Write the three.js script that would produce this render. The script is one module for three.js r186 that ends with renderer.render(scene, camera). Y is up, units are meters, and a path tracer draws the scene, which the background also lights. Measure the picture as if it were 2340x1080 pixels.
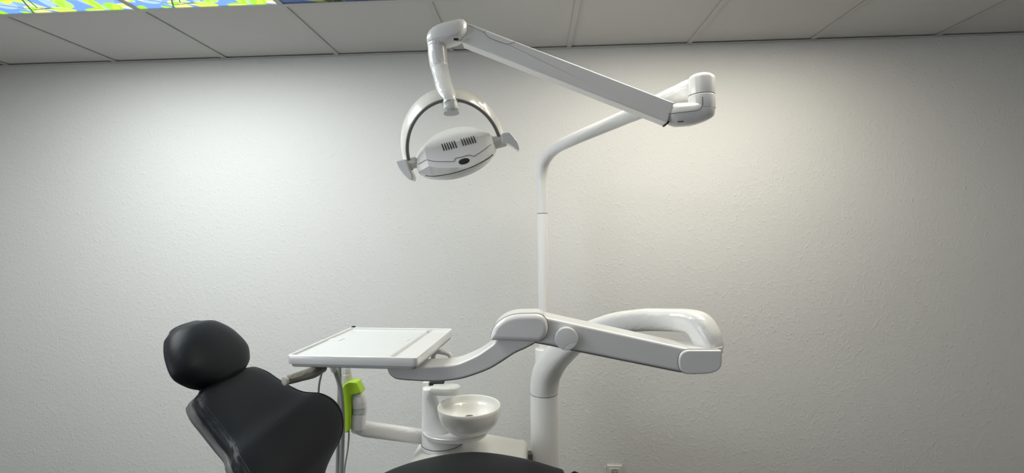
import * as THREE from 'three';
import { RectAreaLightUniformsLib } from 'three/addons/lights/RectAreaLightUniformsLib.js';
import { RoundedBoxGeometry } from 'three/addons/geometries/RoundedBoxGeometry.js';
import { mergeGeometries, toCreasedNormals } from 'three/addons/utils/BufferGeometryUtils.js';

// ---------------------------------------------------------------- camera, exposure, light
// Metres, y up. The textured wall is the plane z = 0, the floor y = 0, the hung ceiling y = 2.563.
const scene = new THREE.Scene();
const camera = new THREE.PerspectiveCamera(52.293, 2340 / 1080, 0.05, 60);
camera.position.set(0, 1.6, 2.583);
camera.rotation.set(-0.0124, 0.04675, -0.01418, 'YXZ');
const renderer = new THREE.WebGLRenderer();
renderer.toneMapping = THREE.LinearToneMapping;
renderer.toneMappingExposure = 1.0;
renderer.shadowMap.enabled = true;
scene.background = new THREE.Color().setRGB(4.6, 4.95, 5.6);                    // even overcast sky outside the window
RectAreaLightUniformsLib.init();
const PANEL_COOL = { color: new THREE.Color(0.96, 0.975, 1.0), power: 10 };     // printed daylight panels
const PANEL_WARM = { color: new THREE.Color(1.0, 0.95, 0.82), power: 11 };     // warm white panel further right
const PANEL_REAR = { color: new THREE.Color(1.0, 0.97, 0.94), power: 4 };      // panels behind the photographer

// ---------------------------------------------------------------- helpers
function rng(seed) { let s = seed >>> 0; return () => { s = (s + 0x6D2B79F5) >>> 0; let t = s; t = Math.imul(t ^ (t >>> 15), t | 1); t ^= t + Math.imul(t ^ (t >>> 7), t | 61); return ((t ^ (t >>> 14)) >>> 0) / 4294967296; }; }
const V = (a) => new THREE.Vector3(a[0], a[1], a[2]);
const lerp = (a, b, t) => a + (b - a) * t;
const used = {};
function numbered(name) { const k = used[name] = (used[name] ?? -1) + 1; return k ? `${name}_${String(k).padStart(3, '0')}` : name; }
function tag(o, label, category, group) { o.userData.label = label; o.userData.category = category; if (group) o.userData.group = group; return o; }
function thing(name, label, category, pos, group) {
  const g = new THREE.Group(); g.name = numbered(name); if (pos) g.position.set(...pos);
  scene.add(g); return tag(g, label, category, group);
}
// a named mesh; for a part of a placed Group the geometry is given in world metres and moved to the group's base
function part(name, geo, mat, parent, label) {
  const m = new THREE.Mesh(geo, mat); m.name = name; m.castShadow = m.receiveShadow = true;
  if (parent.userData.base) { geo.translate(-parent.userData.base[0], -parent.userData.base[1], -parent.userData.base[2]); }
  if (label) m.userData.label = label;
  parent.add(m);
  return m;
}
function based(name, label, category, pos) { const g = thing(name, label, category, pos); g.userData.base = pos; return g; }
function sub(name, geo, mat, parentMesh) { // sub-part, parent mesh sits at its thing's base too
  const top = parentMesh.parent; const m = new THREE.Mesh(geo, mat); m.name = name; m.castShadow = m.receiveShadow = true;
  if (top.userData.base) geo.translate(-top.userData.base[0], -top.userData.base[1], -top.userData.base[2]);
  parentMesh.add(m); return m;
}
function struct(name, geo, mat, pos) {
  const m = new THREE.Mesh(geo, mat); m.name = name; m.userData.kind = 'structure'; m.castShadow = m.receiveShadow = true;
  if (pos) m.position.set(...pos); scene.add(m); return m;
}
const crease = (g, a = 0.7) => { g.deleteAttribute('uv'); return toCreasedNormals(g, a); };
function joined(list) {
  return mergeGeometries(list.map((g) => { const c = g.index ? g.toNonIndexed() : g; if (c.attributes.uv) c.deleteAttribute('uv'); if (!c.attributes.normal) c.computeVertexNormals(); return c; }));
}
// rings of equal count, lofted and capped
function loft(rings, { closed = true, cap0 = true, cap1 = true, angle = 0.7 } = {}) {
  const n = rings[0].length, pos = [], idx = [];
  for (const r of rings) for (const p of r) pos.push(p[0], p[1], p[2]);
  const m = closed ? n : n - 1;
  for (let i = 0; i < rings.length - 1; i++) for (let j = 0; j < m; j++) {
    const a = i * n + j, b = i * n + (j + 1) % n, c = a + n, d = b + n;
    idx.push(a, c, b, b, c, d);
  }
  const fan = (r, flip) => {
    const k = pos.length / 3, q = rings[r]; let x = 0, y = 0, z = 0;
    for (const p of q) { x += p[0]; y += p[1]; z += p[2]; }
    pos.push(x / n, y / n, z / n);
    for (let j = 0; j < n; j++) { const a = r * n + j, b = r * n + (j + 1) % n; flip ? idx.push(k, b, a) : idx.push(k, a, b); }
  };
  if (closed && cap0) fan(0, false);
  if (closed && cap1) fan(rings.length - 1, true);
  const g = new THREE.BufferGeometry();
  g.setAttribute('position', new THREE.Float32BufferAttribute(pos, 3)); g.setIndex(idx); g.computeVertexNormals();
  // outward orientation: signed volume must be positive
  let vol = 0; const P = g.attributes.position, I = idx;
  for (let i = 0; i < I.length; i += 3) {
    const a = new THREE.Vector3().fromBufferAttribute(P, I[i]), b = new THREE.Vector3().fromBufferAttribute(P, I[i + 1]), c = new THREE.Vector3().fromBufferAttribute(P, I[i + 2]);
    vol += a.dot(b.cross(c));
  }
  if (vol < 0) { for (let i = 0; i < idx.length; i += 3) { const t = idx[i]; idx[i] = idx[i + 1]; idx[i + 1] = t; } g.setIndex(idx); g.computeVertexNormals(); }
  return toCreasedNormals(g, angle);
}
// superellipse ring in the plane of two axes
function ring(c, ax, ay, rx, ry, n = 32, e = 2) {
  const out = [];
  for (let i = 0; i < n; i++) {
    const t = i / n * Math.PI * 2, ct = Math.cos(t), st = Math.sin(t);
    const x = Math.sign(ct) * Math.abs(ct) ** (2 / e) * rx, y = Math.sign(st) * Math.abs(st) ** (2 / e) * ry;
    out.push([c[0] + ax.x * x + ay.x * y, c[1] + ax.y * x + ay.y * y, c[2] + ax.z * x + ay.z * y]);
  }
  return out;
}
// stations [x, y, z, half width, half height] along a smooth path
function sweep(st, { n = 60, seg = 32, e = 2, up = [0, 0, 1], tension = 0.5, angle = 0.7, straight = false } = {}) {
  const curve = new THREE.CatmullRomCurve3(st.map(V), false, 'catmullrom', tension);
  const U = V(up), rings = [];
  for (let i = 0; i <= n; i++) {
    const t = i / n, p = curve.getPoint(t), d = curve.getTangent(t).normalize();
    const side = new THREE.Vector3().crossVectors(U, d).normalize(), nn = new THREE.Vector3().crossVectors(d, side).normalize();
    const k = t * (st.length - 1), a = Math.min(Math.floor(k), st.length - 2), f = k - a, q = straight ? f : f * f * (3 - 2 * f);
    const ee = Array.isArray(e) ? lerp(e[0], e[1], Math.min(1, t * 2)) : e;
    const w = lerp(st[a][3], st[a + 1][3], q), h = lerp(st[a][4] ?? st[a][3], st[a + 1][4] ?? st[a + 1][3], q);
    rings.push(ring([p.x, p.y, p.z], side, nn, w, h, seg, ee));
  }
  return loft(rings, { angle });
}
// closed polygon [x, y, corner radius] to a Shape with rounded corners
function roundPoly(pts, r0 = 0.004) {
  const s = new THREE.Shape(), n = pts.length;
  for (let i = 0; i < n; i++) {
    const p = pts[i], a = pts[(i + n - 1) % n], b = pts[(i + 1) % n], r = p[2] ?? r0;
    const da = Math.hypot(a[0] - p[0], a[1] - p[1]), db = Math.hypot(b[0] - p[0], b[1] - p[1]);
    const ra = Math.min(r, da * 0.49) / da, rb = Math.min(r, db * 0.49) / db;
    const x0 = lerp(p[0], a[0], ra), y0 = lerp(p[1], a[1], ra), x1 = lerp(p[0], b[0], rb), y1 = lerp(p[1], b[1], rb);
    if (i === 0) s.moveTo(x0, y0); else s.lineTo(x0, y0);
    s.quadraticCurveTo(p[0], p[1], x1, y1);
  }
  s.closePath(); return s;
}
function smoothShape(pts) {
  const c = new THREE.CatmullRomCurve3(pts.map((p) => new THREE.Vector3(p[0], p[1], 0)), true, 'catmullrom', 0.5);
  return new THREE.Shape(c.getPoints(pts.length * 8).slice(0, -1).map((p) => new THREE.Vector2(p.x, p.y)));
}
// shape in x/y, front face at zFront, going back by depth, edges rounded by up to b
function outline(shape) {
  const raw = shape.getPoints(10), out = [];
  for (const p of raw) if (!out.length || out[out.length - 1].distanceTo(p) > 2e-4) out.push(p.clone());
  if (out[0].distanceTo(out[out.length - 1]) < 2e-4) out.pop();
  const fine = [];
  for (let i = 0; i < out.length; i++) { const a = out[i], c = out[(i + 1) % out.length], m = Math.max(1, Math.ceil(a.distanceTo(c) / 0.012)); for (let k = 0; k < m; k++) fine.push(a.clone().lerp(c, k / m)); }
  if (THREE.ShapeUtils.area(fine) < 0) fine.reverse();
  return fine;
}
function extr(shape, zFront, depth, b = 0.004, { segs = 5, flat = false } = {}) {
  const P = outline(shape), n = P.length, N = [], B = new Array(n);
  for (let i = 0; i < n; i++) {
    const a = P[(i + n - 1) % n], c = P[(i + 1) % n], p = P[i];
    const d1 = p.clone().sub(a).normalize(), d2 = c.clone().sub(p).normalize(), t = d1.clone().add(d2).normalize();
    N.push(new THREE.Vector2(t.y, -t.x));
    const turn = d1.x * d2.y - d1.y * d2.x, len = (p.distanceTo(a) + p.distanceTo(c)) / 2;
    B[i] = Math.min(b, depth * 0.499, turn > 1e-4 ? 0.85 * len / turn : b);
  }
  let C = B.slice();
  for (let it = 0; it < 30; it++) { // narrow bevels widen gradually away from tight corners
    const D = C.slice();
    for (let i = 0; i < n; i++) { const a = (i + n - 1) % n, c = (i + 1) % n; D[i] = Math.min(C[i], C[a] + 0.6 * P[i].distanceTo(P[a]), C[c] + 0.6 * P[i].distanceTo(P[c])); }
    C = D;
  }
  const pos = [], nor = [], idx = [];
  const rings = [];
  const addRing = (f) => { const k = pos.length / 3; for (let i = 0; i < n; i++) { const [x, y, z, nx, ny, nz] = f(i); pos.push(x, y, z); nor.push(nx, ny, nz); } return k; };
  for (let k = 0; k <= segs; k++) { const a = k / segs * Math.PI / 2, s = Math.sin(a), c = Math.cos(a); rings.push(addRing((i) => { const q = C[i] * (1 - s); return [P[i].x - N[i].x * q, P[i].y - N[i].y * q, zFront - C[i] * (1 - c), N[i].x * s, N[i].y * s, c]; })); }
  for (let k = 0; k <= segs; k++) { const a = k / segs * Math.PI / 2, s = Math.cos(a), c = Math.sin(a); rings.push(addRing((i) => { const q = C[i] * (1 - s); return [P[i].x - N[i].x * q, P[i].y - N[i].y * q, zFront - depth + C[i] * (1 - c), N[i].x * s, N[i].y * s, -c]; })); }
  for (let r = 0; r < rings.length - 1; r++) for (let i = 0; i < n; i++) { const a = rings[r] + i, c = rings[r] + (i + 1) % n, d = rings[r + 1] + i, e = rings[r + 1] + (i + 1) % n; idx.push(a, d, c, c, d, e); }
  for (const [r, z] of [[0, 1], [rings.length - 1, -1]]) {
    const k0 = pos.length / 3, cont = [];
    for (let i = 0; i < n; i++) { const o = (rings[r] + i) * 3; cont.push(new THREE.Vector2(pos[o], pos[o + 1])); pos.push(pos[o], pos[o + 1], pos[o + 2]); nor.push(0, 0, z); }
    for (const t of THREE.ShapeUtils.triangulateShape(cont, [])) z > 0 ? idx.push(k0 + t[0], k0 + t[1], k0 + t[2]) : idx.push(k0 + t[0], k0 + t[2], k0 + t[1]);
  }
  const g = new THREE.BufferGeometry(); g.setAttribute('position', new THREE.Float32BufferAttribute(pos, 3)); g.setAttribute('normal', new THREE.Float32BufferAttribute(nor, 3)); g.setIndex(idx);
  return flat ? toCreasedNormals(g, 0.35) : g;
}
function extrHole(shape, zFront, depth, b) { // the same for shapes with a hole
  const g = new THREE.ExtrudeGeometry(shape, { depth: Math.max(depth - 2 * b, 1e-4), bevelEnabled: true, bevelThickness: b, bevelSize: b, bevelOffset: -b, bevelSegments: 3, curveSegments: 10 });
  g.translate(0, 0, zFront - depth + b);
  return crease(g, 0.35);
}
function cyl(c, r, h, { r2 = r, bevel = 0.002, seg = 48, dir } = {}) { // upright rounded cylinder, c = bottom centre
  const b = Math.min(bevel, h / 2), pts = [[0, 0], [r - b, 0]];
  for (let i = 1; i <= 4; i++) { const a = i / 4 * Math.PI / 2; pts.push([r - b + b * Math.sin(a), b - b * Math.cos(a)]); }
  for (let i = 0; i <= 4; i++) { const a = i / 4 * Math.PI / 2; pts.push([r2 - b + b * Math.cos(a), h - b + b * Math.sin(a)]); }
  pts.push([0, h]);
  const g = new THREE.LatheGeometry(pts.map((p) => new THREE.Vector2(p[0], p[1])), seg);
  if (dir) g.applyQuaternion(new THREE.Quaternion().setFromUnitVectors(new THREE.Vector3(0, 1, 0), V(dir).normalize()));
  g.translate(c[0], c[1], c[2]);
  return crease(g, 0.5);
}
function lathe(pts, c, seg = 64, angle = 0.6) { const g = new THREE.LatheGeometry(pts.map((p) => new THREE.Vector2(p[0], p[1])), seg); g.translate(...c); return crease(g, angle); }
function box(x0, x1, y0, y1, z0, z1, r = 0) {
  const g = r ? new RoundedBoxGeometry(x1 - x0, y1 - y0, z1 - z0, 3, r) : new THREE.BoxGeometry(x1 - x0, y1 - y0, z1 - z0);
  g.translate((x0 + x1) / 2, (y0 + y1) / 2, (z0 + z1) / 2); return g;
}
function tube(pts, r, { n = 48, seg = 10 } = {}) { return crease(new THREE.TubeGeometry(new THREE.CatmullRomCurve3(pts.map(V)), n, r, seg, false), 1.2); }

// ---------------------------------------------------------------- textures
function heightTexture(size, fill) {
  const h = new Float32Array(size * size); fill(h);
  let lo = 1e9, hi = -1e9; for (const v of h) { lo = Math.min(lo, v); hi = Math.max(hi, v); }
  const d = new Uint8Array(size * size * 4);
  for (let i = 0; i < h.length; i++) { const v = Math.round((h[i] - lo) / (hi - lo) * 255); d[i * 4] = d[i * 4 + 1] = d[i * 4 + 2] = v; d[i * 4 + 3] = 255; }
  const t = new THREE.DataTexture(d, size, size); t.wrapS = t.wrapT = THREE.RepeatWrapping; t.magFilter = THREE.LinearFilter; t.minFilter = THREE.LinearMipmapLinearFilter; t.generateMipmaps = true; t.needsUpdate = true;
  return t;
}
// woodchip wallpaper: short chips under paint, over a gentle lumpy ground. One tile is 1.5 m.
function chips(h, S, count, seed, r0, r1, amp) {
  const R = rng(seed);
  for (let k = 0; k < count; k++) {
    const cx = R() * S, cy = R() * S, a = R() * Math.PI, L = lerp(r0, r1, R() ** 2) * 1.25, W = lerp(r0, r1, R() ** 2) * 0.75, A = amp * (0.25 + 0.75 * R() ** 1.5);
    const ca = Math.cos(a), sa = Math.sin(a), m = Math.ceil(Math.max(L, W) * 2.2);
    for (let y = -m; y <= m; y++) for (let x = -m; x <= m; x++) {
      const u = (x * ca + y * sa) / L, v = (-x * sa + y * ca) / W, q = u * u + v * v;
      if (q > 4.5) continue;
      const i = ((Math.floor(cy) + y + S) % S) * S + ((Math.floor(cx) + x + S) % S);
      h[i] += A * Math.exp(-q);
    }
  }
}
const woodchip = heightTexture(1024, (h) => { chips(h, 1024, 500, 11, 10, 20, 0.15); chips(h, 1024, 11000, 12, 2.6, 5.5, 0.6); chips(h, 1024, 2500, 13, 1.8, 3, 0.8); });
const leatherGrain = heightTexture(512, (h) => { chips(h, 512, 9000, 21, 1.6, 3.4, 1); });
const tileGrain = heightTexture(512, (h) => { chips(h, 512, 9000, 31, 1.2, 3, 1); });
const rep = (t, x, y) => { const c = t.clone(); c.repeat.set(x, y); c.needsUpdate = true; return c; };

// printed motif of the luminous ceiling panels: blue sky behind backlit spring leaves
function leafPrint(seed, tune) {
  const S = 1024, cv = document.createElement('canvas'); cv.width = cv.height = S; const g = cv.getContext('2d'), R = rng(seed);
  g.fillStyle = tune.sky; g.fillRect(0, 0, S, S);
  for (let i = 0; i < 26; i++) { g.fillStyle = tune.skies[i % tune.skies.length]; g.beginPath(); g.ellipse(R() * S, R() * S, 60 + R() * 120, 30 + R() * 70, R() * 3, 0, 7); g.fill(); }
  const leaf = (x, y, L, W, a, c1, c2) => {
    g.save(); g.translate(x, y); g.rotate(a); g.fillStyle = c1;
    g.beginPath(); g.moveTo(0, 0); g.bezierCurveTo(L * 0.2, -W, L * 0.7, -W, L, 0); g.bezierCurveTo(L * 0.7, W, L * 0.2, W, 0, 0); g.fill();
    g.fillStyle = c2; g.beginPath(); g.moveTo(L * 0.05, 0); g.bezierCurveTo(L * 0.3, -W * 0.7, L * 0.7, -W * 0.6, L * 0.95, 0); g.bezierCurveTo(L * 0.7, W * 0.1, L * 0.3, W * 0.1, L * 0.05, 0); g.fill();
    g.restore();
  };
  for (let i = 0; i < tune.count; i++) leaf(R() * S, R() * S, 110 + R() * 170, 34 + R() * 46, R() * 6.3, tune.leaves[Math.floor(R() * tune.leaves.length)], tune.leaves[Math.floor(R() * tune.leaves.length)]);
  g.strokeStyle = tune.branch; g.lineCap = 'round';
  for (let i = 0; i < 5; i++) { g.lineWidth = 6 + R() * 9; g.beginPath(); let x = R() * S, y = R() * S; g.moveTo(x, y); for (let k = 0; k < 4; k++) { x += (R() - 0.5) * 380; y += (R() - 0.3) * 300; g.lineTo(x, y); } g.stroke(); }
  // sprig along the edge that faces the wall
  g.lineWidth = 18; g.beginPath(); g.moveTo(690, 0); g.quadraticCurveTo(770, 60, 760, 160); g.lineTo(800, 330); g.stroke();
  g.lineWidth = 6; g.beginPath(); g.moveTo(765, 105); g.quadraticCurveTo(860, 60, 940, 110); g.stroke();
  for (let i = 0; i < 12; i++) leaf(R() * S, 30 + R() * 120, 110 + R() * 150, 34 + R() * 40, R() * 6.3, tune.leaves[i % tune.leaves.length], tune.leaves[(i + 1) % tune.leaves.length]);
  const t = new THREE.CanvasTexture(cv); t.colorSpace = THREE.SRGBColorSpace; return t;
}

// ---------------------------------------------------------------- materials
const lin = (r, g, b) => new THREE.Color().setRGB(r, g, b);
const std = (c, rough, o = {}) => new THREE.MeshStandardMaterial({ color: c, roughness: rough, ...o });
const phys = (c, rough, o = {}) => new THREE.MeshPhysicalMaterial({ color: c, roughness: rough, ...o });
const M = {
  wall: std(lin(0.66, 0.66, 0.645), 0.85, { bumpMap: rep(woodchip, 6.3 / 1.5, 2.75 / 1.5), bumpScale: 0.0021 }),
  wallPlain: std(lin(0.6, 0.6, 0.585), 0.85),
  tile: std(lin(0.57, 0.56, 0.54), 0.95, { bumpMap: rep(tileGrain, 1, 1), bumpScale: 0.0004 }),
  grid: std(lin(0.51, 0.50, 0.485), 0.5),
  plenum: std(lin(0.2, 0.2, 0.2), 0.9),
  floor: std(lin(0.12, 0.12, 0.118), 0.5),
  base: std(lin(0.5, 0.5, 0.5), 0.5),
  plastic: phys(lin(0.77, 0.77, 0.765), 0.28, { clearcoat: 0.6, clearcoatRoughness: 0.12 }),
  ivory: phys(lin(0.77, 0.76, 0.71), 0.3, { clearcoat: 0.6, clearcoatRoughness: 0.14 }),
  trayTop: phys(lin(0.76, 0.765, 0.755), 0.22, { clearcoat: 0.8, clearcoatRoughness: 0.08 }),
  trayMat: phys(lin(0.70, 0.725, 0.725), 0.25, { clearcoat: 0.7, clearcoatRoughness: 0.1 }),
  underTray: std(lin(0.45, 0.45, 0.45), 0.5),
  paleGrey: phys(lin(0.58, 0.60, 0.58), 0.35, { clearcoat: 0.3, clearcoatRoughness: 0.2 }),
  grey: std(lin(0.15, 0.147, 0.128), 0.45),
  greyEnd: std(lin(0.40, 0.39, 0.35), 0.4),
  midGrey: std(lin(0.22, 0.22, 0.21), 0.45),
  hose: std(lin(0.27, 0.28, 0.275), 0.5),
  dark: std(lin(0.006, 0.006, 0.006), 0.75),
  seam: std(lin(0.12, 0.12, 0.12), 0.7),
  lime: std(lin(0.42, 0.68, 0.03), 0.4),
  clear: phys(lin(0.78, 0.77, 0.70), 0.35, { transmission: 0.35 }),
  leather: phys(lin(0.006, 0.0085, 0.0115), 0.46, { bumpMap: rep(leatherGrain, 5, 5), bumpScale: 0.0002, specularIntensity: 0.4 }),
  leatherSide: phys(lin(0.011, 0.014, 0.018), 0.5, { specularIntensity: 0.5 }),
  piping: phys(lin(0.012, 0.015, 0.019), 0.45, { specularIntensity: 0.5 }),
  shell: std(lin(0.10, 0.10, 0.10), 0.5),
  ceramic: phys(lin(0.78, 0.775, 0.74), 0.2, { clearcoat: 0.5, clearcoatRoughness: 0.05 }),
  steel: std(lin(0.2, 0.2, 0.19), 0.4, { metalness: 0.6 }),
  glass: phys(lin(1, 1, 1), 0.0, { transmission: 1, thickness: 0, ior: 1.5 }),
  lens: phys(lin(0.55, 0.56, 0.56), 0.12, { clearcoat: 1, clearcoatRoughness: 0.05 }),
  socket: std(lin(0.62, 0.62, 0.58), 0.35),
  socketWell: std(lin(0.42, 0.42, 0.39), 0.45),
};

// ---------------------------------------------------------------- room
const XL = -3.25, XR = 3.05, ZB = 5.2, YC = 2.563;
struct('floor', box(XL - 0.2, XR + 0.2, -0.2, 0, -0.2, ZB + 0.2), M.floor);
struct('wall_back', box(XL, XR, 0, 2.75, -0.2, 0), M.wall);
// left wall with the window that lets daylight in from behind and to the left of the camera
const WZ0 = 2.5, WZ1 = 4.5, WY0 = 0.9, WY1 = 2.25;
struct('wall_left', joined([box(XL - 0.2, XL, 0, 2.75, -0.2, WZ0), box(XL - 0.2, XL, 0, 2.75, WZ1, ZB + 0.2), box(XL - 0.2, XL, 0, WY0, WZ0, WZ1), box(XL - 0.2, XL, WY1, 2.75, WZ0, WZ1)]), M.wallPlain);
{
  const w = new THREE.Group(); w.name = 'window_1'; w.userData.kind = 'structure'; scene.add(w);
  const xf = XL - 0.12, f = 0.06;
  part('window_frame', joined([box(xf, xf + 0.06, WY0, WY0 + f, WZ0, WZ1), box(xf, xf + 0.06, WY1 - f, WY1, WZ0, WZ1), box(xf, xf + 0.06, WY0 + f, WY1 - f, WZ0, WZ0 + f), box(xf, xf + 0.06, WY0 + f, WY1 - f, WZ1 - f, WZ1), box(xf, xf + 0.06, WY0 + f, WY1 - f, (WZ0 + WZ1) / 2 - f / 2, (WZ0 + WZ1) / 2 + f / 2)]), M.plastic, w);
  for (const k of [0, 1]) part('pane', box(xf + 0.02, xf + 0.028, WY0 + f, WY1 - f, k ? (WZ0 + WZ1) / 2 + f / 2 : WZ0 + f, k ? WZ1 - f : (WZ0 + WZ1) / 2 - f / 2), M.glass, w);
  part('window_sill', box(XL - 0.06, XL + 0.06, WY0 - 0.03, WY0, WZ0 - 0.03, WZ1 + 0.03, 0.005), M.plastic, w);
}
struct('wall_right', box(XR, XR + 0.2, 0, 2.75, -0.2, ZB + 0.2), M.wallPlain);
struct('wall_front', box(XL, XR, 0, 2.75, ZB, ZB + 0.2), M.wallPlain);
struct('baseboard_back', box(XL, XR, 0, 0.06, 0, 0.012, 0.003), M.base);
struct('trim_1', box(XL, XR, YC - 0.003, YC, 0, 0.02), M.grid);

// hung ceiling: grid of T bars carrying mineral tiles; printed luminous panels take the place of some tiles
const GX = -1.6788, GT = 0.625, Z1 = 0.583, BAR = 0.024;
const ceiling = new THREE.Group(); ceiling.name = 'ceiling'; ceiling.userData.kind = 'structure'; scene.add(ceiling);
part('ceiling_slab', box(XL - 0.2, XR + 0.2, 2.75, 2.95, -0.2, ZB + 0.2), M.plenum, ceiling);
const colX = []; for (let k = -3; k <= 8; k++) { const x = GX + k * GT; if (x > XL && x < XR) colX.push(x); }
const rowZ = []; for (let j = 0; j < 8; j++) { const z = Z1 + j * GT; if (z < ZB - 0.05) rowZ.push(z); }
for (const x of colX) part('grid_bar', box(x - BAR / 2, x + BAR / 2, YC, YC + 0.004, 0, ZB), M.grid, ceiling);
for (const z of rowZ) part('grid_bar', box(XL, XR, YC - 0.0004, YC + 0.0036, z - BAR / 2, z + BAR / 2), M.grid, ceiling);
const xs = [XL, ...colX, XR], zs = [0, ...rowZ, ZB];
const kOf = (x) => Math.round((x - GX) / GT);
const LIT = new Set(['-1,1', '0,1', '-1,2', '0,2']), UNLIT = new Set(['1,1', '1,2']), WARM = new Set(['3,1', '4,1']), REAR = new Set(['-1,6', '3,6']);
const lightSpots = [];
for (let i = 0; i < xs.length - 1; i++) for (let j = 0; j < zs.length - 1; j++) {
  const key = `${i === 0 ? -99 : kOf(xs[i])},${j}`;
  if (LIT.has(key) || UNLIT.has(key) || WARM.has(key) || REAR.has(key)) { lightSpots.push([key, (xs[i] + xs[i + 1]) / 2, (zs[j] + zs[j + 1]) / 2]); continue; }
  const x0 = xs[i] + (i ? 0.0035 : 0.001), x1 = xs[i + 1] - (i < xs.length - 2 ? 0.0035 : 0.001), z0 = zs[j] + (j ? 0.0035 : 0.001), z1 = zs[j + 1] - (j < zs.length - 2 ? 0.0035 : 0.001);
  part('ceiling_tile', box(x0, x1, YC + 0.006, YC + 0.021, z0, z1), M.tile, ceiling);
}
const printLit = leafPrint(5, { sky: '#6f9ff0', skies: ['#86b4ff', '#5d8fe6', '#a9cdff'], leaves: ['#c8ff3c', '#f0ff50', '#a6f22c', '#f6ff8c', '#fbffd8', '#b8ff6a'], branch: '#4a5a3a', count: 95 });
const printDark = leafPrint(9, { sky: '#4b6bb8', skies: ['#5878c8', '#3f5a9c', '#2e4684'], leaves: ['#8fa82a', '#a8bd3a', '#2c3a16', '#55701e', '#1a240f', '#b4c470'], branch: '#10140c', count: 90 });
const litMat = new THREE.MeshStandardMaterial({ color: 0x222222, roughness: 0.4, emissive: 0xffffff, emissiveMap: printLit, emissiveIntensity: 1.25 });
const unlitMat = std(new THREE.Color(1, 1, 1), 0.4, { map: printDark });
const warmMat = new THREE.MeshStandardMaterial({ color: 0x888888, roughness: 0.6, emissive: lin(1, 0.95, 0.85), emissiveIntensity: 1.6 });
function ceilingPanel(key, x, z) {
  const lit = LIT.has(key), un = UNLIT.has(key), warm = WARM.has(key);
  const labels = { '0,1': 'lit ceiling panel printed with bright yellow green leaves, beside the dark leaf panel', '-1,1': 'lit leaf print ceiling panel by the wall row, furthest from the lamp', '-1,2': 'lit leaf print ceiling panel second row from the wall, far left', '0,2': 'lit leaf print ceiling panel second row from the wall, beside an unlit one', '1,1': 'unlit dark blue and green leaf print ceiling panel nearest the wall', '1,2': 'unlit leaf print ceiling panel in the second row from the wall', '3,1': 'plain warm white ceiling light panel above the boom, nearer the leaf panels', '4,1': 'plain warm white ceiling light panel right above the lamp joint', '-1,6': 'plain white ceiling light panel at the rear, left', '3,6': 'plain white ceiling light panel at the rear, right' };
  const g = thing(lit || un ? 'leaf_print_panel' : 'light_panel', labels[key], 'ceiling light', [x, YC, z], lit || un ? 'leaf print panels in the ceiling grid' : 'plain light panels in the ceiling grid');
  const s = GT / 2 - 0.004;
  const geo = new THREE.BoxGeometry(2 * s - 0.004, 0.02, 2 * s - 0.004);
  geo.translate(0, 0.014, 0);
  const m = new THREE.Mesh(geo, lit ? litMat : un ? unlitMat : warmMat); m.name = lit || un ? 'printed_diffuser' : 'diffuser'; m.castShadow = m.receiveShadow = true; g.add(m);
  if (un) return;
  const P = lit ? PANEL_COOL : warm ? PANEL_WARM : PANEL_REAR;
  const L = new THREE.RectAreaLight(P.color, P.power, 0.59, 0.59); L.position.set(0, -0.003, 0); L.rotation.x = -Math.PI / 2; L.name = 'panel_light'; g.add(L);
}
for (const [key, x, z] of lightSpots) ceilingPanel(key, x, z);

// power outlet on the wall
{
  const c = [0.41, 0.3, 0];
  const g = based('power_outlet', 'white earthed wall socket low on the textured wall', 'socket', c);
  part('cover_frame', extr(roundPoly([[c[0] - 0.041, c[1] - 0.041], [c[0] + 0.041, c[1] - 0.041], [c[0] + 0.041, c[1] + 0.041], [c[0] - 0.041, c[1] + 0.041]], 0.004), 0.011, 0.011, 0.004), M.socket, g);
  const sq = roundPoly([[c[0] - 0.0275, c[1] - 0.0275], [c[0] + 0.0275, c[1] - 0.0275], [c[0] + 0.0275, c[1] + 0.0275], [c[0] - 0.0275, c[1] + 0.0275]], 0.003);
  const hole = new THREE.Path(); hole.absarc(c[0], c[1], 0.0195, 0, Math.PI * 2, true); sq.holes.push(hole);
  part('insert', extrHole(sq, 0.0135, 0.004, 0.0008), M.socket, g);
  const well = part('well', cyl([c[0], c[1], 0.0095], 0.0197, 0.0022, { dir: [0, 0, 1], bevel: 0.0004 }), M.socketWell, g);
  for (const s of [-0.0095, 0.0095]) sub('pin_hole', cyl([c[0] + s, c[1] + 0.002, 0.0115], 0.0026, 0.0006, { dir: [0, 0, 1], bevel: 0.0001, seg: 16 }), M.dark, well);
  sub('screw', cyl([c[0], c[1] + 0.002, 0.0115], 0.0024, 0.0006, { dir: [0, 0, 1], bevel: 0.0001, seg: 16 }), M.midGrey, well);
}

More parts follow.
